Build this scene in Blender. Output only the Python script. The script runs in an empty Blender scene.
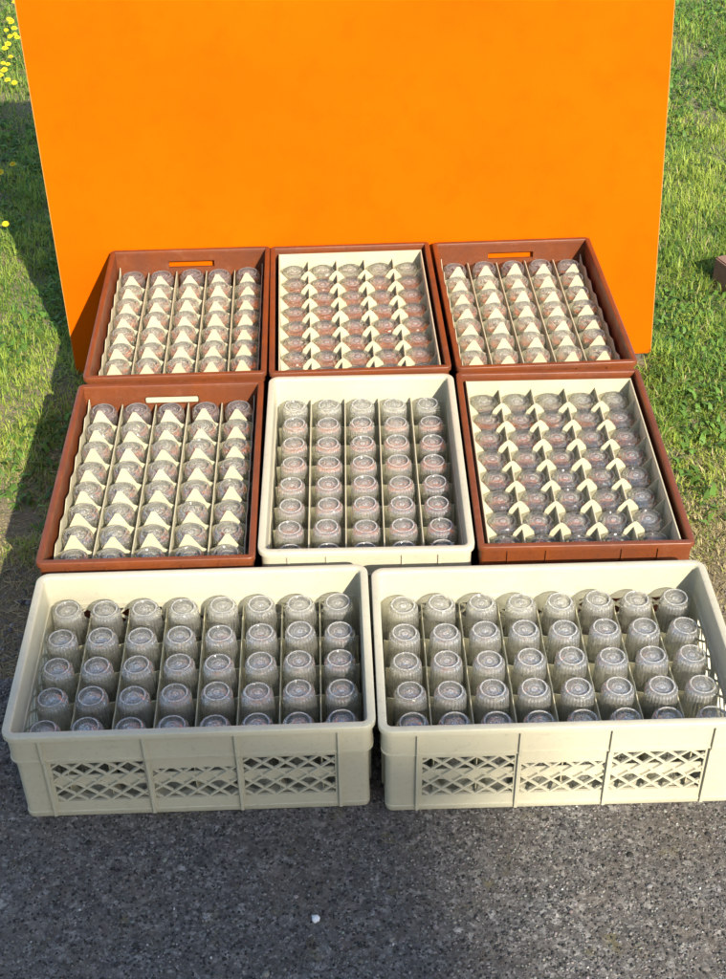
import bpy, math, random
import numpy as np
from mathutils import Vector, Matrix
random.seed(7); rng = np.random.default_rng(7)
R = math.radians
S = 0.01                      # all lengths below are centimetres
sc = bpy.context.scene
col = bpy.data.collections.new("scene"); sc.collection.children.link(col)

# ------------------------------------------------------------------ helpers
def tag(o, label=None, cat=None, group=None, kind=None):
    if label: o["label"] = label
    if cat: o["category"] = cat
    if group: o["group"] = group
    if kind: o["kind"] = kind
    return o

def empty(name, loc, rz=0):
    o = bpy.data.objects.new(name, None); col.objects.link(o)
    o.location = [c * S for c in loc]; o.rotation_euler = (0, 0, rz); o.empty_display_size = .05
    return o

def link_mesh(name, me, parent=None, loc=None):
    o = bpy.data.objects.new(name, me); col.objects.link(o)
    if parent: o.parent = parent
    if loc is not None: o.location = [c * S for c in loc]
    return o

class MB:
    def __init__(s): s.v = []; s.f = []
    def add(s, vs, fs):
        n = len(s.v); s.v += [tuple(v) for v in vs]; s.f += [tuple(i + n for i in f) for f in fs]
    def box(s, x0, x1, y0, y1, z0, z1):
        s.add([(x0,y0,z0),(x1,y0,z0),(x1,y1,z0),(x0,y1,z0),(x0,y0,z1),(x1,y0,z1),(x1,y1,z1),(x0,y1,z1)],
              [(0,3,2,1),(4,5,6,7),(0,1,5,4),(1,2,6,5),(2,3,7,6),(3,0,4,7)])
    def mesh(s, name, mat, smooth=None, bevel=0):
        me = bpy.data.meshes.new(name)
        me.from_pydata([(a*S, b*S, c*S) for a, b, c in s.v], [], s.f)
        me.materials.append(mat)
        if bevel:
            import bmesh
            bm = bmesh.new(); bm.from_mesh(me)
            ed = [e for e in bm.edges if len(e.link_faces) == 2 and e.calc_face_angle(0) > R(40)]
            bmesh.ops.bevel(bm, geom=ed, offset=bevel * S, segments=2, affect='EDGES', clamp_overlap=True)
            bm.to_mesh(me); bm.free()
        if smooth is not None:
            me.shade_smooth() if smooth >= 180 else me.shade_smooth()
            if smooth < 180:
                try: me.set_sharp_from_angle(angle=R(smooth))
                except Exception: pass
        me.update()
        return me
    def build(s, name, mat, parent=None, smooth=None, bevel=0, loc=None):
        return link_mesh(name, s.mesh(name, mat, smooth, bevel), parent, loc)

def np_mesh(name, V, F, mat, colors=None):
    """V (n,3) in cm, F (m,k) all the same k"""
    me = bpy.data.meshes.new(name)
    V = np.asarray(V, dtype=np.float32) * S; F = np.asarray(F, dtype=np.int32)
    me.vertices.add(len(V)); me.vertices.foreach_set("co", V.ravel())
    k = F.shape[1]
    me.loops.add(F.size); me.loops.foreach_set("vertex_index", F.ravel())
    me.polygons.add(len(F)); me.polygons.foreach_set("loop_start", np.arange(0, F.size, k, dtype=np.int32))
    if colors is not None:
        a = me.color_attributes.new("tint", 'FLOAT_COLOR', 'POINT')
        c = np.ones((len(V), 4), dtype=np.float32); c[:, :3] = colors
        a.data.foreach_set("color", c.ravel())
    me.materials.append(mat); me.update(calc_edges=True); me.validate()
    return me

_perm = rng.random((64, 64, 4)).astype(np.float64)
def vnoise(x, y, s, ch=0):
    x = np.asarray(x) / s + 17.3; y = np.asarray(y) / s + 5.1
    xi = np.floor(x).astype(int); yi = np.floor(y).astype(int); fx = x - xi; fy = y - yi
    fx = fx*fx*(3-2*fx); fy = fy*fy*(3-2*fy); P = _perm[:, :, ch]
    g = lambda a, b: P[a % 64, b % 64]
    return (g(xi,yi)*(1-fx)+g(xi+1,yi)*fx)*(1-fy)+(g(xi,yi+1)*(1-fx)+g(xi+1,yi+1)*fx)*fy
def sstep(a, b, x):
    t = np.clip((np.asarray(x, dtype=float) - a) / (b - a), 0, 1); return t*t*(3-2*t)

# ------------------------------------------------------------------ materials
def nmat(name):
    m = bpy.data.materials.new(name); m.use_nodes = True
    nt = m.node_tree; nt.nodes.clear()
    out = nt.nodes.new("ShaderNodeOutputMaterial")
    return m, nt, out
def N(nt, t, **kw):
    n = nt.nodes.new(t)
    for k, v in kw.items():
        if k.startswith("i_"): n.inputs[k[2:].replace("_", " ")].default_value = v
        else: setattr(n, k, v)
    return n
def noise(nt, vec, scale, detail=4, rough=.6):
    n = N(nt, "ShaderNodeTexNoise"); n.inputs["Scale"].default_value = scale
    n.inputs["Detail"].default_value = detail; n.inputs["Roughness"].default_value = rough
    nt.links.new(vec, n.inputs["Vector"]); return n.outputs["Fac"]
def ramp(nt, fac, stops, interp='LINEAR'):
    r = N(nt, "ShaderNodeValToRGB"); cr = r.color_ramp; cr.interpolation = interp
    while len(cr.elements) < len(stops): cr.elements.new(.5)
    for e, (p, c) in zip(cr.elements, stops):
        e.position = p; e.color = (c[0], c[1], c[2], 1) if not isinstance(c, (int, float)) else (c, c, c, 1)
    nt.links.new(fac, r.inputs["Fac"]); return r.outputs["Color"]
def mix(nt, fac, a, b, mode='MIX'):
    m = N(nt, "ShaderNodeMix", data_type='RGBA', blend_type=mode)
    for s, i in ((fac, 0), (a, 6), (b, 7)):
        if isinstance(s, (int, float)): m.inputs[i].default_value = s
        elif isinstance(s, tuple): m.inputs[i].default_value = (*s, 1)
        else: nt.links.new(s, m.inputs[i])
    return m.outputs[2]

def plastic(name, base, dirt, rough=.45, scale=9, amount=.35, bump=.12, sub=.0, worn_or_glint=None):
    m, nt, out = nmat(name)
    geo = N(nt, "ShaderNodeNewGeometry").outputs["Position"]
    n1 = noise(nt, geo, scale, 6, .65); n2 = noise(nt, geo, scale * 14, 4, .7); n3 = noise(nt, geo, scale*3.3, 5, .7)
    c = mix(nt, ramp(nt, n1, [(.35, 0), (.75, amount)]), base, dirt)
    c = mix(nt, ramp(nt, n2, [(.55, 0), (.78, amount)]), c, tuple(x*.6 for x in dirt))
    if worn_or_glint: c = mix(nt, ramp(nt, n3, [(.54, 0), (.72, .35)]), c, worn_or_glint)
    b = N(nt, "ShaderNodeBsdfPrincipled"); nt.links.new(c, b.inputs["Base Color"])
    nt.links.new(ramp(nt, n1, [(.3, rough - .1), (.7, rough + .2)]), b.inputs["Roughness"])
    bp = N(nt, "ShaderNodeBump", i_Strength=bump, i_Distance=.002)
    nt.links.new(n2, bp.inputs["Height"]); nt.links.new(bp.outputs[0], b.inputs["Normal"])
    nt.links.new(b.outputs[0], out.inputs[0])
    return m

BEIGE = plastic("beige_plastic", (.50, .465, .335), (.31, .265, .17), .5, 7, .35)
BROWN = plastic("brown_plastic", (.180, .046, .012), (.09, .026, .010), .40, 11, .75, worn_or_glint=(.25, .10, .05))
CREAM = plastic("cream_divider", (.56, .51, .34), (.33, .28, .17), .55, 14, .5)
BROWN_LIT_FLOOR = plastic("brown_floor_lit", (.45, .16, .055), (.22, .08, .03), .6, 12, .5)  # crate brown made brighter: light falling through the glasses is painted in

def board_mat():
    m, nt, out = nmat("orange_board_paint")
    geo = N(nt, "ShaderNodeNewGeometry").outputs["Position"]
    n1 = noise(nt, geo, 2.2, 5, .6); n2 = noise(nt, geo, 60, 4, .7); n3 = noise(nt, geo, 14, 5, .7)
    c = mix(nt, ramp(nt, n1, [(.35, 0), (.7, 1)]), (.58, .089, .0), (.52, .104, .0))
    c = mix(nt, ramp(nt, n3, [(.5, 0), (.75, .45)]), c, (.47, .070, .0))
    b = N(nt, "ShaderNodeBsdfPrincipled"); nt.links.new(c, b.inputs["Base Color"])
    b.inputs["Roughness"].default_value = .75; b.inputs["Specular IOR Level"].default_value = .03
    bp = N(nt, "ShaderNodeBump", i_Strength=.12, i_Distance=.003)
    nt.links.new(n2, bp.inputs["Height"]); nt.links.new(bp.outputs[0], b.inputs["Normal"])
    nt.links.new(b.outputs[0], out.inputs[0]); return m
BOARD = board_mat()

def simple(name, c, rough=.7, var=.3, scale=20, bump=.2):
    return plastic(name, c, tuple(x * .55 for x in c), rough, scale, var, bump)

def glass_mat():
    m, nt, out = nmat("clear_ribbed_glass")
    geo = N(nt, "ShaderNodeNewGeometry")
    tc = N(nt, "ShaderNodeTexCoord").outputs["Object"]
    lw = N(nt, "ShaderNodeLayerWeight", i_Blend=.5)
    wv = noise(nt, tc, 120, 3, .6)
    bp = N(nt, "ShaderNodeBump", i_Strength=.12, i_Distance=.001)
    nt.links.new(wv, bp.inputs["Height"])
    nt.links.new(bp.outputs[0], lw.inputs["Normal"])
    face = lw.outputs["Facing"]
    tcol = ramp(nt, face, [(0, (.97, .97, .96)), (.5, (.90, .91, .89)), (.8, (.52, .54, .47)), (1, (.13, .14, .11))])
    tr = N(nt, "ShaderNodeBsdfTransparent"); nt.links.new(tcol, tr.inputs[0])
    gs = N(nt, "ShaderNodeBsdfGlass", i_Roughness=.05, i_IOR=1.48); gs.inputs[0].default_value = (.97, .97, .95, 1)
    nt.links.new(bp.outputs[0], gs.inputs["Normal"])
    m1 = N(nt, "ShaderNodeMixShader"); m1.inputs[0].default_value = GLASS_MIX
    nt.links.new(tr.outputs[0], m1.inputs[1]); nt.links.new(gs.outputs[0], m1.inputs[2])
    df = N(nt, "ShaderNodeBsdfDiffuse"); df.inputs[0].default_value = (.80, .77, .73, 1)
    dust = noise(nt, geo.outputs["Position"], 25, 5, .7)
    m3 = N(nt, "ShaderNodeMixShader"); 
    fa = N(nt, "ShaderNodeAttribute", attribute_name="frost_glint")  # pale diffuse share: abrasion together with painted glints
    mu = N(nt, "ShaderNodeMath", operation='MULTIPLY'); nt.links.new(fa.outputs["Fac"], mu.inputs[0]); nt.links.new(ramp(nt, noise(nt, tc, 320, 3, .7), [(.3, .35), (.7, 1.3)]), mu.inputs[1])
    ad = N(nt, "ShaderNodeMath", operation='ADD', use_clamp=True); nt.links.new(mu.outputs[0], ad.inputs[0]); nt.links.new(ramp(nt, dust, [(.35, .0), (.7, .025)]), ad.inputs[1])
    nt.links.new(ad.outputs[0], m3.inputs[0])
    nt.links.new(m1.outputs[0], m3.inputs[1]); nt.links.new(df.outputs[0], m3.inputs[2])
    nt.links.new(m3.outputs[0], out.inputs[0]); return m
GLASS_MIX = .5
GLASS = glass_mat()

def asphalt_mat():
    m, nt, out = nmat("asphalt")
    g = N(nt, "ShaderNodeNewGeometry").outputs["Position"]
    v = N(nt, "ShaderNodeTexVoronoi"); v.inputs["Scale"].default_value = 210; nt.links.new(g, v.inputs["Vector"])
    v2 = N(nt, "ShaderNodeTexVoronoi"); v2.inputs["Scale"].default_value = 95; nt.links.new(g, v2.inputs["Vector"])
    sep = N(nt, "ShaderNodeSeparateColor"); nt.links.new(v.outputs["Color"], sep.inputs[0])
    sep2 = N(nt, "ShaderNodeSeparateColor"); nt.links.new(v2.outputs["Color"], sep2.inputs[0])
    c = ramp(nt, sep.outputs[0], [(0, (.03, .029, .028)), (.4, (.11, .104, .098)), (.8, (.24, .225, .205)), (.96, (.55, .52, .47))])
    c2 = ramp(nt, sep2.outputs[0], [(0, (.045, .043, .042)), (.7, (.14, .13, .12)), (.96, (.30, .275, .24)), (1, (.6, .57, .52))])
    c = mix(nt, .5, c, c2)
    nb = noise(nt, g, 5, 6, .7); c = mix(nt, ramp(nt, nb, [(.35, 0), (.7, .65)]), c, (.17, .125, .08))
    nn = noise(nt, g, 33, 4, .6); c = mix(nt, ramp(nt, nn, [(.42, .35), (.58, 0)]), c, (.045, .042, .04))
    nm = noise(nt, g, 15, 3, .5); c = mix(nt, ramp(nt, nm, [(.63, 0), (.72, .6)]), c, (.15, .12, .035))
    b = N(nt, "ShaderNodeBsdfPrincipled"); nt.links.new(c, b.inputs["Base Color"]); b.inputs["Roughness"].default_value = .85
    hn = noise(nt, g, 260, 6, .8)
    hm = N(nt, "ShaderNodeMath", operation='SUBTRACT'); nt.links.new(hn, hm.inputs[0])
    hv = N(nt, "ShaderNodeMath", operation='MULTIPLY'); nt.links.new(v2.outputs["Distance"], hv.inputs[0]); hv.inputs[1].default_value = .35; nt.links.new(hv.outputs[0], hm.inputs[1])
    bp = N(nt, "ShaderNodeBump", i_Strength=.8, i_Distance=.006); nt.links.new(hm.outputs[0], bp.inputs["Height"])
    bp2 = N(nt, "ShaderNodeBump", i_Strength=.6, i_Distance=.008)
    nt.links.new(nn, bp2.inputs["Height"]); nt.links.new(bp.outputs[0], bp2.inputs["Normal"])
    nt.links.new(bp2.outputs[0], b.inputs["Normal"]); nt.links.new(b.outputs[0], out.inputs[0]); return m

def soil_mat():
    m, nt, out = nmat("soil")
    g = N(nt, "ShaderNodeNewGeometry").outputs["Position"]
    n1 = noise(nt, g, 9, 6, .7); n2 = noise(nt, g, 90, 5, .75)
    c = mix(nt, ramp(nt, n1, [(.3, 0), (.7, 1)]), (.15, .125, .06), (.26, .21, .13))
    c = mix(nt, ramp(nt, n2, [(.5, 0), (.75, .8)]), c, (.36, .31, .23))
    b = N(nt, "ShaderNodeBsdfPrincipled"); nt.links.new(c, b.inputs["Base Color"]); b.inputs["Roughness"].default_value = .95
    bp = N(nt, "ShaderNodeBump", i_Strength=1, i_Distance=.01)
    nt.links.new(n2, bp.inputs["Height"]); nt.links.new(bp.outputs[0], b.inputs["Normal"])
    nt.links.new(b.outputs[0], out.inputs[0]); return m

def tint_mat(name, translucent=.35, rough=.55, spec=.3):
    m, nt, out = nmat(name)
    a = N(nt, "ShaderNodeAttribute", attribute_name="tint")
    b = N(nt, "ShaderNodeBsdfPrincipled"); nt.links.new(a.outputs["Color"], b.inputs["Base Color"])
    b.inputs["Roughness"].default_value = rough; b.inputs["Specular IOR Level"].default_value = spec
    if translucent:
        t = N(nt, "ShaderNodeBsdfTranslucent"); nt.links.new(a.outputs["Color"], t.inputs[0])
        x = N(nt, "ShaderNodeMixShader"); x.inputs[0].default_value = translucent
        nt.links.new(b.outputs[0], x.inputs[1]); nt.links.new(t.outputs[0], x.inputs[2]); nt.links.new(x.outputs[0], out.inputs[0])
    else: nt.links.new(b.outputs[0], out.inputs[0])
    return m

# ------------------------------------------------------------------ camera / light   (rim plane of the crates is z = RIM)
RIM = 21.0
cam = bpy.data.cameras.new("camera"); co = bpy.data.objects.new("camera", cam); col.objects.link(co); sc.camera = co
co.location = (0, 0, (163.9 + RIM) * S)
co.rotation_euler = (Matrix.Rotation(R(90 - 37.69), 4, 'X') @ Matrix.Rotation(R(-.859), 4, 'Z')).to_euler()
cam.sensor_fit = 'VERTICAL'; cam.sensor_height = 36; cam.sensor_width = 36; cam.lens = 36 * 1369.5 / 979
cam.clip_start = .05; cam.clip_end = 500
AZ, EL = R(23.4), R(33.0)
sund = Vector((math.sin(AZ)*math.cos(EL), -math.cos(AZ)*math.cos(EL), math.sin(EL)))   # towards the sun
sl = bpy.data.lights.new("sun", 'SUN'); so = bpy.data.objects.new("sun", sl); col.objects.link(so)
sl.energy = 4.1; sl.angle = R(.53); sl.color = (1, .93, .80)
so.rotation_euler = sund.to_track_quat('Z', 'Y').to_euler(); so.location = (3, -7, 6)
w = bpy.data.worlds.new("World"); sc.world = w; w.use_nodes = True
nt = w.node_tree; bg = nt.nodes.get("Background") or nt.nodes.new("ShaderNodeBackground")
sk = nt.nodes.new("ShaderNodeTexSky"); sk.sky_type = 'NISHITA'; sk.sun_disc = False
sk.sun_elevation = EL; sk.sun_rotation = math.pi - AZ
nt.links.new(sk.outputs[0], bg.inputs[0]); bg.inputs[1].default_value = .14
ow = nt.nodes.get("World Output") or nt.nodes.new("ShaderNodeOutputWorld"); nt.links.new(bg.outputs[0], ow.inputs[0])
sc.view_settings.view_transform = 'Standard'; sc.view_settings.look = 'None'; sc.view_settings.gamma = 1
sc.view_settings.use_curve_mapping = False; sc.view_settings.exposure = 1.08
sc.render.engine = 'CYCLES'
sc.cycles.max_bounces = 18; sc.cycles.transmission_bounces = 18; sc.cycles.transparent_max_bounces = 40; sc.cycles.diffuse_bounces = 4; sc.cycles.glossy_bounces = 4
sc.cycles.use_denoising = True

# ------------------------------------------------------------------ ground
LOW = -14.0
def gh(x, y):
    x = np.asarray(x, dtype=float); y = np.asarray(y, dtype=float)
    base = LOW * sstep(181, 197, y)
    rough = (vnoise(x, y, 23) - .5) * 2.2 + (vnoise(x, y, 7, 1) - .5) * 1.1
    return base + rough * sstep(196, 240, y) - .4
def ground():
    xs = np.concatenate([[-20000, -6000, -2000, -800], np.arange(-400, 401, 5), [800, 2000, 6000, 20000]])
    ys = np.concatenate([[-20000, -6000, -2000, -600], np.arange(-100, 801, 4), [1200, 2000, 6000, 20000]])
    X, Y = np.meshgrid(xs, ys); Z = gh(X, Y); far = (np.abs(X) > 450) | (Y > 820); Z[far] = LOW
    Z[Y < 150] = -.4; Z[(np.abs(X) > 450) & (Y < 190)] = -.4
    V = np.stack([X.ravel(), Y.ravel(), Z.ravel()], 1)
    nx = len(xs); i = np.arange(len(ys) - 1)[:, None] * nx + np.arange(nx - 1)[None, :]; i = i.ravel()
    F = np.stack([i, i+1, i+nx+1, i+nx], 1)
    me = np_mesh("ground", V, F, soil_mat()); me.shade_smooth()
    tag(link_mesh("ground", me), kind="structure")
ground()
def pad():
    mb = MB(); n = 160
    xs = [-1500 + 3000 * k / n for k in range(n + 1)]
    xs = sorted(set([-3000., 3000.] + xs + [x * 1.5 for x in range(-100, 101)]))
    top = []
    for x in xs:
        top.append(181.5 + float(vnoise(x, 0, 9)) * 5 - 2 + float(vnoise(x, 3, 2.5, 2)) * 2)
    v = []; f = []
    for x, t in zip(xs, top): v += [(x, -3000, 0), (x, 100, 0), (x, t, 0), (x, t + 1.2, -1.6)]
    for k in range(len(xs) - 1):
        a = 4*k; b = a + 4
        for q in range(3): f.append((a+q, b+q, b+q+1, a+q+1))
    mb.add(v, f); tag(mb.build("asphalt", asphalt_mat()), kind="structure")
pad()

# rocks (ground cover nobody could count)
ICO = None
def ico():
    global ICO
    import bmesh
    bm = bmesh.new(); bmesh.ops.create_icosphere(bm, subdivisions=1, radius=1)
    ICO = (np.array([v.co[:] for v in bm.verts]), np.array([[v.index for v in f.verts] for f in bm.faces])); bm.free()
ico()
def rocks(P, rad, colr, name, mat):
    V, F = ICO; n = len(P); m = len(V)
    sc3 = rng.uniform(.6, 1.3, (n, 1, 3)) * np.array([1, 1, .6])
    jit = 1 + rng.uniform(-.22, .22, (n, m, 1))
    a = rng.uniform(0, 6.28, n); ca, sa = np.cos(a)[:, None], np.sin(a)[:, None]
    W = V[None] * sc3 * jit * rad[:, None, None]
    X = W[..., 0]*ca - W[..., 1]*sa; Y = W[..., 0]*sa + W[..., 1]*ca
    W = np.stack([X, Y, W[..., 2]], 2) + P[:, None, :]
    FF = (F[None] + (np.arange(n) * m)[:, None, None]).reshape(-1, 3)
    me = np_mesh(name, W.reshape(-1, 3), FF, mat, np.repeat(colr, m, 0))
    return link_mesh(name, me)
ROCK = tint_mat("gravel_stone", 0, .85)
n = 11000
x = rng.uniform(-130, 130, n); y = 186 + np.abs(rng.normal(0, 22, n)) - rng.random(n) * 10
keep = (y < 262) & (y > 176) & ((y > 189) | (np.abs(x) > 60)); x, y = x[keep], y[keep]; n = len(x)
rad = rng.uniform(.18, .55, n) * (1 + (rng.random(n) > .96) * 1.0)
z = np.where(y < 181, 0.05, gh(x, y)) + rad * .1
c = rng.uniform(.08, .30, (n, 1)) * np.array([1, .93, .82]) * rng.uniform(.85, 1.1, (n, 3))
tag(rocks(np.stack([x, y, z], 1), rad, c, "gravel", ROCK), kind="stuff")
n = 42000
x = rng.uniform(-80, 90, n); y = rng.uniform(95, 181, n)
rad = rng.uniform(.09, .28, n) * (1 + (rng.random(n) > .985) * .9)
c = (.025 + .22 * rng.random((n, 1))**2) * np.array([1, .92, .82]) * rng.uniform(.9, 1.1, (n, 3)); c[rng.random(n) > .997] = (.42, .40, .37)
tag(rocks(np.stack([x, y, rad * .15], 1), rad, c, "grit", ROCK), kind="stuff")

# ------------------------------------------------------------------ grass
def blades(P, L, wd, lean, az, colr, name, mat, b0=.6, b1=1.15):
    n = len(P); side = np.stack([-np.sin(az), np.cos(az), 0*az], 1); fw = np.stack([np.cos(az), np.sin(az), 0*az], 1)
    up = np.array([0, 0, 1.])
    def pt(t, bend): return P + fw * (L * np.sin(lean * bend) * t)[:, None] + up * (L * np.cos(lean * bend) * t)[:, None]
    m1 = pt(.5 + 0*L, b0); tip = pt(1. + 0*L, b1)
    wv = side * (wd * .5)[:, None]
    V = np.stack([P - wv, P + wv, m1 + wv * .85, m1 - wv * .85, tip + wv*.12, tip - wv*.12], 1).reshape(-1, 3)
    i = np.arange(n) * 6
    F = np.concatenate([np.stack([i, i+1, i+2, i+3], 1), np.stack([i+3, i+2, i+4, i+5], 1)])
    me = np_mesh(name, V, F, mat, np.repeat(colr, 6, 0)); return link_mesh(name, me)
GM = tint_mat("grass_blade", .42, .5, .35)
def grass_points(x0, x1, y0, y1, n):
    return rng.uniform(x0, x1, n), rng.uniform(y0, y1, n)
def dryness(x, y):
    edge = 252 + 8 * (vnoise(x, y, 14, 2) - .5)
    d = 1 - sstep(edge - 22, edge + 42, y + 34 * (vnoise(x, y, 17, 3) - .5))
    return d
xs, ys = [], []
for a in [(-165, -66, 196, 470, 100000), (70, 165, 196, 470, 100000), (-190, -80, 470, 680, 34000), (80, 190, 470, 680, 34000),
          (-66, 70, 318, 420, 6000), (62, 92, 225, 335, 13000), (-90, -62, 235, 320, 7000), (-330, 330, 330, 700, 30000), (-280, -165, 200, 420, 14000), (165, 280, 200, 420, 14000)]:
    p = grass_points(*a); xs.append(p[0]); ys.append(p[1])
x = np.concatenate(xs); y = np.concatenate(ys)
dens = .5 + .5 * sstep(.25, .6, vnoise(x, y, 11)) ; dens *= .10 + .90 * sstep(192, 238, y + 26 * (vnoise(x, y, 13, 1) - .5))
keep = (rng.random(len(x)) < dens) & ~((np.abs(x) < 62.5) & (y < 316)) & ~((x > -75.5) & (x < 78) & (y > 308) & (y < 322)); x, y = x[keep], y[keep]
n = len(x); dry = dryness(x, y); isdry = rng.random(n) < (.10 + .8 * dry)
tall = .55*vnoise(x, y, 13, 2) + .45*vnoise(x, y, 4.5, 1)
L = (1.0 + 6.0 * tall**1.7) * rng.uniform(.6, 1.35, n) * (1 - .5 * dry)
L *= 1 + .4 * sstep(420, 560, y)
lean = rng.uniform(.1, 1.65, n) + .3 * isdry; az = rng.uniform(0, 6.283, n)
g1 = np.array([.21, .33, .045]); g2 = np.array([.47, .55, .09]); g3 = np.array([.07, .17, .04]); st = np.array([.60, .49, .25])
t = np.clip(vnoise(x, y, 12, 1) * 1.1 + rng.random(n) * .5 - .35, 0, 1)[:, None]
c = g1 * (1 - t) + g2 * t; pick = rng.random(n) < .22; c[pick] = g3
c[isdry] = st * rng.uniform(.5, 1.15, (isdry.sum(), 1)) + np.array([0, .03, 0]) * rng.random((isdry.sum(), 1))
wd = rng.uniform(.14, .40, n)
tag(blades(np.stack([x, y, gh(x, y) - .3], 1), L, wd, lean, az, c, "grass", GM), kind="stuff")
# broad-leaved ground cover between the blades
n = 24000
x = np.concatenate([rng.uniform(-170, -74, n // 2), rng.uniform(76, 170, n // 2)]); y = rng.uniform(240, 640, len(x))
keep = rng.random(len(x)) < sstep(.3, .6, vnoise(x, y, 19, 3)) * (1 - dryness(x, y) * .8); x, y = x[keep], y[keep]; n = len(x)
c = np.array([.11, .21, .035]) * rng.uniform(.6, 1.7, (n, 1)) * np.array([1, 1, 1])
tag(blades(np.stack([x, y, gh(x, y) + rng.uniform(0, 1.2, n)], 1), rng.uniform(1.3, 3.4, n), rng.uniform(.7, 1.7, n),
           rng.uniform(.7, 1.35, n), rng.uniform(0, 6.28, n), c, "ground_cover", GM), kind="stuff")
# flat straw litter on the dry strip
n = 9000
x = rng.uniform(-120, 125, n); y = 190 + np.abs(rng.normal(0, 34, n)); keep = (np.abs(x) > 60) & (y < 300) & (y > 186); x, y = x[keep], y[keep]; n = len(x)
c = st * rng.uniform(.35, 1.1, (n, 1))
tag(blades(np.stack([x, y, gh(x, y) + .1], 1), rng.uniform(1.5, 5, n), rng.uniform(.12, .3, n), rng.uniform(1.25, 1.45, n),
           rng.uniform(0, 6.28, n), c, "straw_litter", GM, .97, 1.02), kind="stuff")

# ------------------------------------------------------------------ orange board
def board():
    L0 = Vector((-76.2, 309.4, LOW - 2.5)); R0 = Vector((78.0, 313.4, LOW + 1.8)); Hb = 126; th = 1.0
    dx = (R0 - L0).normalized(); nh = Vector((-dx.y, dx.x, 0)).normalized()
    up = (dx.cross(nh) * -1); up = (nh.cross(dx) * -1) if up.z < 0 else up
    up = (up * math.cos(R(7.2)) + nh * math.sin(R(7.2))); up = (up - dx * up.dot(dx)).normalized(); nb = up.cross(dx).normalized()
    if nb.y < 0: nb = -nb
    W = (R0 - L0).length
    def blk(u0, u1, h0, h1, t0, t1):
        P = lambda u, h, t: tuple(L0 + dx*u + up*h + nb*t)
        m = MB(); m.add([P(u0,h0,t0), P(u1,h0,t0), P(u1,h1,t0), P(u0,h1,t0), P(u0,h0,t1), P(u1,h0,t1), P(u1,h1,t1), P(u0,h1,t1)],
              [(0,1,2,3),(5,4,7,6),(0,4,5,1),(1,5,6,2),(2,6,7,3),(3,7,4,0)]); return m
    o = blk(.22, W - .22, 0, Hb, 0, th).build("board", BOARD)
    tag(o, "large bright orange painted panel standing upright in grass behind the crates", "panel")
    ply = simple("raw_edge", (.42, .20, .04), .8, .4, 30, .3)
    for u0, u1 in ((0, .2), (W - .2, W)): blk(u0, u1, 0, Hb, .02, th - .02).build("edge", ply, o)
board()

# ------------------------------------------------------------------ crates
def outline(w, d, r, brk_x, brk_y, seg=5):
    """list of (cx, cy, ux, uy): core point and outward corner direction; plus side parameters, counter-clockwise from front left"""
    hw, hd = w/2 - r, d/2 - r; pts = []
    def arc(cx, cy, a0):
        for k in range(seg + 1):
            a = R(a0 + 90 * k / seg); pts.append((cx, cy, math.cos(a), math.sin(a)))
    arc(-hw, -hd, 180)
    for b in brk_x: pts.append((b, -hd, 0, -1))
    arc(hw, -hd, 270)
    for b in brk_y: pts.append((hw, b, 1, 0))
    arc(hw, hd, 0)
    for b in reversed(brk_x): pts.append((b, hd, 0, 1))
    arc(-hw, hd, 90)
    for b in reversed(brk_y): pts.append((-hw, b, -1, 0))
    return pts
def loop(pts, r, inset, z):
    k = r - inset; out = []
    for cx, cy, ux, uy in pts:
        if k >= 0.05: out.append((cx + ux*k, cy + uy*k, z))
        else:  # past the corner radius: pull the core in as well
            q = .05; m = q - k
            sx = (abs(ux) > 1e-6 and math.copysign(1, cx)) ; sy = (abs(uy) > 1e-6 and math.copysign(1, cy))
            out.append((cx + ux*q - (m*math.copysign(1, cx) if abs(cx) > 0 and (abs(ux) > .01) else 0),
                        cy + uy*q - (m*math.copysign(1, cy) if abs(cy) > 0 and (abs(uy) > .01) else 0), z))
    return out
def sweep(mb, pts, r, prof):
    n = len(pts); vs = []
    for ins, z in prof: vs += loop(pts, r, ins, z)
    m = len(prof); fs = []
    for j in range(m):
        for i in range(n):
            a, b = j*n + i, j*n + (i+1) % n; c, e = ((j+1) % m)*n + (i+1) % n, ((j+1) % m)*n + i
            fs.append((a, b, c, e))
    mb.add(vs, fs)
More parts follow.
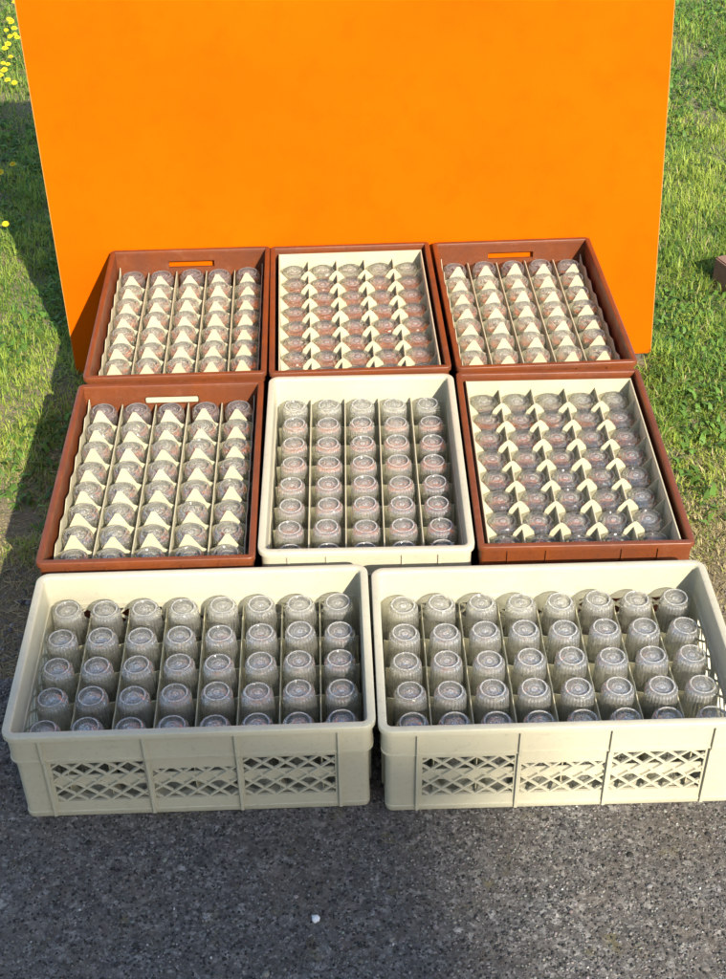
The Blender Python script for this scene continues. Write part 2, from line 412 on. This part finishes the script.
def shell(mb, pts, r, levels, hole):
    """levels: (z, outer inset, inner inset) from top to bottom; hole(level, x, y, side) -> skip"""
    n = len(pts); m = len(levels); vs = []
    for z, a, b in levels: vs += loop(pts, r, a, z)
    for z, a, b in levels: vs += loop(pts, r, b, z)
    O = lambda j, i: j*n + i % n
    I = lambda j, i: (m + j)*n + i % n
    fs = []
    H = [[False]*n for _ in range(m-1)]
    for j in range(m-1):
        for i in range(n):
            p, q = pts[i], pts[(i+1) % n]
            if (p[2], p[3]) == (q[2], q[3]) or (abs(p[2]-q[2]) < 1e-6 and abs(p[3]-q[3]) < 1e-6):
                H[j][i] = hole((levels[j][0] + levels[j+1][0]) / 2, (p[0]+q[0])/2, (p[1]+q[1])/2, 'x' if abs(p[3]) > .5 else 'y', p[3] > .5 or p[2] > .5)
    for j in range(m-1):
        for i in range(n):
            if H[j][i]:
                if j == 0 or not H[j-1][i]: fs.append((O(j,i), O(j,i+1), I(j,i+1), I(j,i)))
                if j == m-2 or not H[j+1][i]: fs.append((O(j+1,i+1), O(j+1,i), I(j+1,i), I(j+1,i+1)))
                if not H[j][i-1]: fs.append((O(j+1,i), O(j,i), I(j,i), I(j+1,i)))
                if not H[j][(i+1) % n]: fs.append((O(j,i+1), O(j+1,i+1), I(j+1,i+1), I(j,i+1)))
            else:
                fs.append((O(j+1,i), O(j+1,i+1), O(j,i+1), O(j,i)))
                fs.append((I(j,i), I(j,i+1), I(j+1,i+1), I(j+1,i)))
    for i in range(n):
        fs.append((O(0,i), O(0,i+1), I(0,i+1), I(0,i))); fs.append((O(m-1,i+1), O(m-1,i), I(m-1,i), I(m-1,i+1)))
    mb.add(vs, fs)

def lattice(u0, u1, z0, z1, pitch, slope, wdt, place):
    """diagonal bars clipped to the window; place(u, depth, z) -> xyz"""
    mb = MB(); hh = z1 - z0
    for sgn in (1, -1):
        run = hh / slope
        k = -int(run / pitch) - 3
        while True:
            s = u0 + k * pitch + (pitch * .35); k += 1
            if s > u1 + run: break
            a = (s, z0); b = (s + sgn * run, z1)
            t0, t1 = 0., 1.; du = b[0] - a[0]
            lo, hi = sorted([(u0 - a[0]) / du, (u1 - a[0]) / du]); t0 = max(t0, lo); t1 = min(t1, hi)
            if t1 - t0 < .03: continue
            p = (a[0] + du*t0, a[1] + hh*t0); q = (a[0] + du*t1, a[1] + hh*t1)
            ln = math.hypot(q[0]-p[0], q[1]-p[1]); nu, nz = -(q[1]-p[1])/ln*wdt/2, (q[0]-p[0])/ln*wdt/2
            d0, d1 = (.0, .42) if sgn > 0 else (.03, .39)
            vs = [place(p[0]+nu, d0, p[1]+nz), place(q[0]+nu, d0, q[1]+nz), place(q[0]-nu, d0, q[1]-nz), place(p[0]-nu, d0, p[1]-nz),
                  place(p[0]+nu, d1, p[1]+nz), place(q[0]+nu, d1, q[1]+nz), place(q[0]-nu, d1, q[1]-nz), place(p[0]-nu, d1, p[1]-nz)]
            mb.add(vs, [(0,1,2,3),(7,6,5,4),(0,4,5,1),(1,5,6,2),(2,6,7,3),(3,7,4,0)])
    return mb

def strip(along, at, lo, hi, bottom, prof, th=.16):
    """upright sheet; prof: list of (t, ztop). along 'x' runs left-right at y=at, along 'y' runs front-back at x=at"""
    mb = MB(); vs = []; fs = []
    for t, z in prof:
        for s in (-th/2, th/2):
            for zz in (bottom, z): vs.append((t, at + s, zz) if along == 'x' else (at + s, t, zz))
    for k in range(len(prof) - 1):
        a, b = 4*k, 4*k + 4
        fs += [(a, b, b+1, a+1), (b+2, a+2, a+3, b+3), (a+1, b+1, b+3, a+3), (b, a, a+2, b+2)]
    e = 4 * (len(prof) - 1); fs += [(0, 1, 3, 2), (e+1, e, e+2, e+3)]
    mb.add(vs, fs); return mb

def divider(root, kind, xs, ys, px, py, x0, x1, y0, y1, floor):
    """xs, ys: cell centres"""
    d = empty("divider", (0, 0, 0)); d.parent = root; d["label"] = "cream plastic partition grid between the glasses"
    bx = [(xs[i] + xs[i+1]) / 2 for i in range(len(xs)-1)]; by = [(ys[i] + ys[i+1]) / 2 for i in range(len(ys)-1)]
    def part(mb):
        k = random.uniform(-.012, .012); q = random.uniform(-.004, .004)
        mb.v = [(x + k*(z + 10) + q*y, y + k*(z + 10) - q*x, z) for x, y, z in mb.v]
        return mb.build("strip", CREAM, d)
    j = lambda a: random.uniform(-a, a)
    if kind == 'low':                       # long beige crates: plain scalloped sheets
        for a in bx:
            pr = []
            for yc in ys:
                for t in (-.5, -.25, 0, .25): pr.append((yc + t*py, -7.6 - .35*math.cos(t*math.pi)**2 + j(.06)))
            pr.append((ys[-1] + .5*py, -7.6)); part(strip('y', a + j(.1), 0, 0, floor, pr))
        for a in by:
            pr = []
            for xc in xs:
                for t in (-.5, -.3, -.1, .1, .3): pr.append((xc + t*px, -9.3 - 1.0*math.cos(t*math.pi)**2))
            pr.append((xs[-1] + .5*px, -9.3)); part(strip('x', a, 0, 0, floor, pr, .15))
    elif kind == 'mid':
        for a in bx: part(strip('y', a + j(.12), 0, 0, floor, [(y0, -4.9 + j(.2)), ((y0+y1)/2, -5.0 + j(.2)), (y1, -4.9 + j(.2))], .2))
        for a in by: part(strip('x', a, 0, 0, floor, [(x0, -7.6), (x1, -7.6)], .15))
    elif kind == 'tab':                     # a pointed tab in front of every glass
        sides = [x0 + .25, x1 - .25]
        for a in bx: part(strip('y', a + j(.1), 0, 0, floor, [(y0, -5.4 + j(.3)), (0, -5.6 + j(.3)), (y1, -5.4 + j(.3))], .2))
        for a in sides:
            pr = []
            for yc in ys: pr += [(yc - .5*py, -3.9), (yc - .05*py, -5.0), (yc + .05*py, -5.0)]
            pr.append((ys[-1] + .5*py, -3.9)); part(strip('y', a, 0, 0, floor, pr))
        for a in [ys[0] - py/2 + .3] + by:
            pr = []; first = a < by[0] - .1
            for xc in xs:
                o = j(.25); h = j(.4)
                pr += [(xc - .5*px, -6.6), (xc - .31*px, -5.9), (xc - .05*px + o, -2.5 + h), (xc + .05*px + o, -2.5 + h), (xc + .31*px, -5.9)]
            pr.append((xs[-1] + .5*px, -6.6)); part(strip('x', a + j(.15), 0, 0, floor, pr, .15))
    elif kind == 'tent':                    # peaks where the sheets cross
        for a in bx: part(strip('y', a + j(.08), 0, 0, floor, [(y0, -3.3), (0, -3.5), (y1, -3.3)], .22))
        for a in by:
            pr = [(x0, -2.0 + j(.2)), (x0 + 1.9, -4.6)]
            for i, xc in enumerate(xs):
                pr += [(xc - .18*px, -5.6), (xc - .1*px, -7), (xc + .1*px, -7), (xc + .18*px, -5.6)]
                if i < len(xs) - 1:
                    o = j(.12); h = j(.2); c = xc + .5*px + o
                    pr += [(c - 1.9, -4.2 + h), (c - .9, -2.9 + h), (c - .25, -2.3 + h), (c + .25, -2.3 + h), (c + .9, -2.9 + h), (c + 1.9, -4.2 + h)]
            pr += [(x1 - 1.9, -4.6), (x1, -2.0 + j(.2))]; part(strip('x', a + j(.15), 0, 0, floor, pr, .15))
    return d

def crate(name, loc, rz, w, d, h, style, div, label, group, nx, ny, slot=False, liner=False, grip=False, lift=0):
    M = BEIGE if style == 'beige' else BROWN
    root = empty(name, loc, rz); tag(root, label, "crate", group)
    longw = w > d; r = 2.3 if style == 'beige' else 1.25
    if longw: bx = [-24, -23.2, -8.1, -6.9, 6.9, 8.1, 23.2, 24]; by = [-13, -12.5, -1, 1, 12.5, 13]
    else: bx = [-14, -13.4, -5.8, 5.8, 13.4, 14]; by = [-23.2, -8.1, -6.9, 6.9, 8.1, 23.2]
    pts = outline(w, d, r, bx, by)
    rw = 1.4 if style == 'beige' else 1.25
    mb = MB(); sweep(mb, pts, r, [(0, -1.1), (0, -.2), (.06, -.06), (.2, 0), (rw-.22, 0), (rw-.07, -.07), (rw, -.22), (rw, -1.1)])
    mb.build("rim", M, root, smooth=50)
    if style == 'beige':
        lv = [(-1.09, .5, 1.2), (-6.0, .6, 1.4), (-6.02, .4, 1.42), (-6.35, .4, 1.45), (-6.4, 1.15, 1.6), (-7.6, 1.15, 1.62), (-9.6, 1.17, 1.64), (-17.0, 1.2, 1.7),
              (-19.4, 1.2, 1.8), (-19.45, 1.05, 1.82), (-h + .6, 1.1, 1.9), (-h + .15, 1.3, 2.0), (-h, 1.6, 2.1)]
    else:
        lv = [(-1.09, .45, 1.15), (-3.0, .5, 1.2), (-4.8, .52, 1.2), (-5.7, .55, 1.3), (-7.6, 1.1, 1.6), (-17, 1.3, 1.8), (-h + .5, 1.6, 2.1), (-h, 2.0, 2.3)]
    def hole(z, x, y, side, pos):
        if style == 'beige' and longw:
            if side == 'x': return (-17 < z < -7.6 and 8.1 < abs(x) < 23.2) or (-17 < z < -9.6 and abs(x) < 6.9)
            return -17 < z < -7.6 and 1 < abs(y) < 12.5
        if slot: return side == 'x' and -4.8 < z < -3.0 and abs(x) < 5.8
        return False
    mb = MB(); shell(mb, pts, r, lv, hole); mb.build("body", M, root, smooth=35)
    # floor
    fl = -17.2 + lift
    mb = MB(); mb.box(-w/2 + 2.1, w/2 - 2.1, -d/2 + 2.1, d/2 - 2.1, fl - .6, fl)
    mb.build("floor", M if style == 'beige' else BROWN_LIT_FLOOR, root)
    # ribs on the outside
    def rib(x, y, sx, sy, prof, inner):
        m = MB(); q = prof + [(inner, prof[-1][1]), (inner, prof[0][1])]; n = len(q); vs = []
        for e in (-.26, .26):
            for ins, z in q: vs.append((x + e, sy*(d/2 - ins), z) if sy else (sx*(w/2 - ins), y + e, z))
        m.add(vs, [tuple(range(n)), tuple(range(2*n-1, n-1, -1))] + [(k, k+n, (k+1) % n + n, (k+1) % n) for k in range(n)])
        m.build("rib", M, root)
    LONG = [(.04, -1.12), (.1, -6.3)]; SHORT = [(.15, -1.12), (.18, -5.4)]
    if longw:
        for sy in (-1, 1):
            for x in (-24, -7.4, 7.4, 24): rib(x, 0, 0, sy, LONG, .9); rib(x, 0, 0, sy, [(.3, -6.37), (.6, -7.1), (.7, -h + .7)], 1.5)
        for sx in (-1, 1):
            for y in (-13, 0, 13): rib(0, y, sx, 0, LONG, .9); rib(0, y, sx, 0, [(.3, -6.37), (.6, -7.1), (.7, -h + .7)], 1.5)
    else:
        for x in (-14.5, -7.3, 6.8, 13.6):
            for sy in (-1, 1): rib(x, 0, 0, sy, SHORT, .9)
        for y in (-20, -7, 7, 20):
            for sx in (-1, 1): rib(0, y, sx, 0, SHORT, .9)
    if style == 'beige' and longw:
        for sy in (-1, 1):
            for (u0, u1, zt) in ((-23.2, -8.1, -7.6), (-6.9, 6.9, -9.6), (8.1, 23.2, -7.6)):
                lattice(u0, u1, -17, zt, 3.75, .84, .38, lambda u, dp, z: (u, sy * (d/2 - 1.18 - dp), z)).build("lattice", M, root)
        for sx in (-1, 1):
            for (u0, u1) in ((-12.5, -1), (1, 12.5)):
                lattice(u0, u1, -17, -7.6, 3.75, .84, .38, lambda u, dp, z: (sx * (w/2 - 1.18 - dp), u, z)).build("lattice", M, root)
        for sy in (-1, 1):
            mb = MB(); mb.box(-23.6, 23.6, min(sy*(d/2-1.64), sy*(d/2-1.9)), max(sy*(d/2-1.64), sy*(d/2-1.9)), -13.5, -11.2); mb.build("band", M, root)
    iw, idp = w - 4.0, d - 4.0
    x0, x1, y0, y1 = -iw/2, iw/2, -idp/2, idp/2
    if liner:
        mb = MB(); t = .25; zt = -1.0 if False else -1.25
        mb.box(x0+.1, x0+.1+t, y0, y1, fl, zt); mb.box(x1-.1-t, x1-.1, y0, y1, fl, zt)
        mb.box(x0+.36, x1-.36, y1-.1-t, y1-.1, fl, zt); mb.box(x0+.36, x1-.36, y0+.1, y0+.1+t, fl, -3.0)
        o = mb.build("liner", CREAM, root); o["label"] = "cream inner lining of the brown crate"
        x0 += .4; x1 -= .4; y0 += .4; y1 -= .4
    if grip:
        mb = MB(); mb.box(-5.7, 5.7, y1 - .25, y1 + .35, -3.9, -2.7); mb.build("handle", CREAM, root, bevel=.15)
    px, py = (x1 - x0) / nx, (y1 - y0) / ny
    gx = [x0 + px*(i + .5) for i in range(nx)]; gy = [y0 + py*(k + .5) for k in range(ny)]
    divider(root, div, gx, gy, px, py, x0, x1, y0, y1, fl - lift + .02).location.z = lift * S
    return root, gx, gy, fl

# ------------------------------------------------------------------ glasses
def glass_mesh(name, rb, rm, hgt, flutes, depth, seg=120, worn_or_glint=.85):  # last argument scales abrasion and painted glints together
    # (radius, z, pale share: abrasion, with sun glints and sky sheen painted in)
    outer = [(.02, -.42, .16), (.45, -.36, .26), (.6, -.44, .10), (rb*.36, -.45, .10), (rb*.40, -.38, .24), (rb*.44, -.45, .10), (rb*.62, -.46, .08), (rb*.68, -.34, .02),
             (rb*.71, -.08, .12), (rb*.76, 0, .62), (rb*.81, -.02, .5), (rb*.87, -.14, .06), (rb*.93, -.30, .12), (rb*.99, -.62, .40), (rb*1.02, -1.0, .18)]
    nb = len(outer); k = 5
    for i in range(1, k + 1):
        t = i / k; outer.append((rb*1.02 + (rm - rb*1.02) * t**.8, -1.0 - (hgt - 1.0) * t, .05))
    inner = [(rm - .12, -hgt + .02, .02), (rm - .25, -hgt*.6, .0), (rb*.90, -2.4, .0), (rb*.74, -1.75, .0), (rb*.4, -1.6, .0), (.02, -1.58, .0)]
    prof = outer + inner; vs = []; fr = []
    for j, (r_, z, q) in enumerate(prof):
        for i in range(seg):
            a = 2*math.pi*i/seg; rr = r_; fl = math.cos(flutes * a)
            if nb - 1 <= j < len(outer) - 1: rr += depth * fl
            if j == nb - 2: rr += depth * .8 * fl
            if j == nb - 3: rr += depth * .4 * fl
            vs.append((rr*math.cos(a), rr*math.sin(a), z))
            qq = q * worn_or_glint if j >= 8 else q * 1.5
            if nb - 2 <= j < len(outer): qq = (q * (.55 + .75 * max(0, fl)) + (.12 * max(0, fl) if j >= nb else 0)) * worn_or_glint
            fr.append(qq)
    fs = []
    for j in range(len(prof) - 1):
        for i in range(seg):
            fs.append((j*seg + i, (j+1)*seg + i, (j+1)*seg + (i+1) % seg, j*seg + (i+1) % seg))
    mb = MB(); mb.add(vs, fs); me = mb.mesh(name, GLASS, smooth=180)
    at = me.attributes.new("frost_glint", 'FLOAT', 'POINT'); at.data.foreach_set("value", fr)
    return me
GL_TALL = glass_mesh("tumbler", 2.62, 3.2, 13.1, 28, .07)
GL_WIDE = glass_mesh("tumbler", 2.85, 3.2, 12.8, 24, .06, worn_or_glint=.42)
GL_TENT = glass_mesh("tumbler", 3.0, 3.2, 13.3, 24, .05, worn_or_glint=.18)
ORD = ["first", "second", "third", "fourth", "fifth", "sixth", "seventh", "eighth"]
def fill(root, gx, gy, fl, me, where, hgt, skiprow=()):
    Mx = Matrix.LocRotScale(root.location, root.rotation_euler, None)
    n = 0
    for kr, yy in enumerate(reversed(gy)):
        if kr in skiprow: continue
        for kc, xx in enumerate(gx):
            o = link_mesh("tumbler", me)
            p = Vector(((xx + random.uniform(-.2, .2)) * S, (yy + random.uniform(-.25, .25)) * S, (fl + hgt + .06) * S))
            o.location = Mx @ p
            o.rotation_euler = (R(random.gauss(0, 1.4)), R(random.gauss(0, 1.4)), random.uniform(0, 6.28))
            tag(o, "upturned tumbler, %s from left in %s row from back, %s" % (ORD[kc], ORD[kr], where), "glass", "upturned glass tumblers standing in the crates")
            n += 1
    return n

HB = RIM - LOW - .3       # the back crates stand lower on the soil
CR = [
 # x, y, yaw
 ("plastic_crate", -42.0, 283.9, 1.75, 40.4, 59.6, HB, 'brown', 'tab', "rust brown crate of glasses with cream tabs, back left, touching the orange panel", dict(slot=True), "back left brown crate", 'W'),
 ("plastic_crate", -1.3, 284.9, 2.2, 40.4, 59.6, HB, 'brown', 'tent', "cream lined brown crate of glasses at the middle of the back row", dict(liner=True), "back middle brown crate", 'W'),
 ("plastic_crate", 40.0, 286.0, 2.5, 40.4, 59.6, HB, 'brown', 'tab', "rust brown crate of glasses with cream tabs, back right by the grass", dict(slot=True), "back right brown crate", 'W'),
 ("plastic_crate", -40.9, 221.6, 1.15, 40.4, 60, HB, 'brown', 'tab', "rust brown crate with pale grip in its back wall, left of the central beige crate", dict(slot=True, grip=True, lift=1.2), "middle left brown crate", 'W'),
 ("plastic_crate", 0.2, 223.4, .5, 40.4, 60, HB, 'beige', 'mid', "beige crate of upright format surrounded by brown crates, filled with glasses", {}, "central beige crate", 'T'),
 ("plastic_crate", 41.2, 224.2, .45, 40.4, 60, HB, 'brown', 'tent', "cream lined brown crate of glasses right of the central beige crate", dict(liner=True), "middle right brown crate", 'W'),
 ("plastic_crate", -28.95, 169.3, 1.4, 60, 40, RIM - .1, 'beige', 'low', "wide beige crate with lattice sides at front left, front face in shade", {}, "front left beige crate", 'T'),
 ("plastic_crate", 31.95, 169.3, 1.0, 60.8, 40, RIM - .1, 'beige', 'low', "wide beige crate with lattice sides at front right, partly sunlit", {}, "front right beige crate", 'T'),
]
for nm, x, y, yaw, w_, d_, h_, st_, dv, lab, kw, where, gk in CR:
    nx, ny = (8, 5) if w_ > d_ else (5, 8)
    root, gx, gy, fl = crate(nm, (x, y, RIM), R(yaw), w_, d_, h_, st_, dv, lab, "crates full of upturned glasses", nx, ny, **kw)
    fill(root, gx, gy, fl, *((GL_TENT, where, 13.3) if dv == 'tent' else (GL_WIDE, where, 12.8) if gk == 'W' else (GL_TALL, where, 13.1)))

# ------------------------------------------------------------------ brick at the right edge
def brick():
    o = empty("brick", (0, 0, 0)); bpy.data.objects.remove(o)
    mb = MB(); mb.box(0, 24, 0, 12, 0, 9)
    ob = mb.build("brick", simple("terracotta", (.26, .14, .09), .85, .5, 30, .6), bevel=.4)
    ob.location = (107.4*S, 343*S, (LOW - .4)*S); ob.rotation_euler = (0, 0, R(22))
    tag(ob, "brown clay brick lying in the grass at the right edge", "brick")
brick()

# ------------------------------------------------------------------ dandelions
PET = simple("dandelion_petals", (.80, .62, .02), .7, .25, 300, .4); STEM = simple("dandelion_stem", (.13, .22, .05), .6)
def dandelion_parts(r, hgt):
    mb = MB()
    for ring, (rr, zz, nn) in enumerate([(1.0, .05, 26), (.78, .28, 22), (.5, .45, 16), (.25, .55, 8)]):
        for k in range(nn):
            a = 2*math.pi*(k + .5*ring)/nn + random.uniform(-.08, .08); q = r*rr*random.uniform(.88, 1.08); wd = .17*r
            ca, sa = math.cos(a), math.sin(a)
            mb.add([(0, 0, hgt + .1*r), (ca*q*.6 - sa*wd*.6, sa*q*.6 + ca*wd*.6, hgt + zz*r*.8), (ca*q, sa*q, hgt + zz*r), (ca*q*.6 + sa*wd*.6, sa*q*.6 - ca*wd*.6, hgt + zz*r*.8)], [(0, 1, 2, 3)])
    fl = mb.mesh("flower_head", PET)
    mb = MB(); n = 6
    for z in (0, hgt*.5, hgt + .12*r):
        for k in range(n): mb.v.append((.16*math.cos(k*6.283/n) + .2*math.sin(z), .16*math.sin(k*6.283/n), z))
    for j in range(2):
        for k in range(n): mb.f.append((j*n + k, j*n + (k+1) % n, (j+1)*n + (k+1) % n, (j+1)*n + k))
    return fl, mb.mesh("stem", STEM, smooth=180)
fl_me, st_me = dandelion_parts(1.45, 6.5)
spots = [(-115, 431, "dandelion in the shaded grass left of the orange panel, right of a pair"), (-118.5, 425, "dandelion in the shaded grass left of the orange panel, left of a pair"),
         (-109.5, 389, "dandelion in sunlit grass just below the panel's shadow, at the left edge")]
far = "yellow dandelion in the patch of flowers beyond the panel's shadow, top left"
for i in range(30):
    yy = 500 + 115*random.random(); spots.append((-(134 + (yy - 500)*.17) + 15*random.random()**1.3, yy, far))
spots += [(-105, 352, "dandelion bud low in the bright grass at the left edge, beside the panel shadow")]
for x, y, lab in spots:
    s_ = random.uniform(.8, 1.15); g = empty("dandelion", (x, y, float(gh(x, y)))); g.scale = (s_, s_, s_)
    g.rotation_euler = (R(random.uniform(5, 22)), R(random.uniform(-8, 8)), random.uniform(-.5, .5))
    tag(g, lab, "flower", "dandelions in the grass left of the panel")
    link_mesh("flower_head", fl_me, g); link_mesh("stem", st_me, g)

# pale pebble and a few loose stones on the asphalt
def pebble(x, y, r, c, lab, group=None):
    V, F = ICO; mb = MB(); mb.add([(v[0]*r*random.uniform(.8, 1.15), v[1]*r*random.uniform(.8, 1.1), v[2]*r*.55) for v in V], [tuple(f) for f in F])
    o = mb.build("pebble", simple("pale_stone", c, .8), smooth=180, loc=(x, y, r*.35)); tag(o, lab, "pebble", group)
pebble(-8.4, 129, .85, (.75, .74, .72), "white pebble alone on the dark asphalt in front of the left crate")

# ------------------------------------------------------------------ unseen gabled block, added behind the camera to shade the front
def shade_caster():
    He = 1400.0; k = He / math.tan(EL)
    ox, oy = 14 + math.sin(AZ)*k, 179 - math.cos(AZ)*k
    ang = math.atan2(-37, 100)
    g = empty("shade_caster", (ox, oy, 0), ang)
    tag(g, "unseen gabled block added behind the viewpoint to shade the asphalt", "shade_caster")
    wallm = simple("caster_render", (.42, .40, .37), .9, .2, 3, .2); roofm = simple("caster_roof_tile", (.22, .09, .06), .8, .4, 8, .4); gm = simple("caster_metal", (.3, .3, .3), .5)
    m = MB(); m.box(-1900, -12, -860, -12, 0, 1380); m.build("wall", wallm, g)  # upright mass of the added block
    m = MB(); m.add([(-2000, 0, 1384), (0, 0, 1384), (0, -920, 1384), (-2000, -920, 1384), (-2000, -2, 1399), (0, -2, 1399), (0, -460, 1680), (-2000, -460, 1680), (0, -918, 1399), (-2000, -918, 1399)],
                    [(0, 3, 2, 1), (0, 1, 5, 4), (4, 5, 6, 7), (7, 6, 8, 9), (9, 8, 2, 3), (0, 4, 7, 9, 3), (1, 2, 8, 6, 5)]); m.build("roof", roofm, g)
    for xx in (-1200, -700, -300):
        for zz in (120, 520):
            m = MB(); m.box(xx, xx + 110, -11, -6, zz, zz + 140); m.build("window", gm, g)  # flat slabs on the added block
shade_caster()
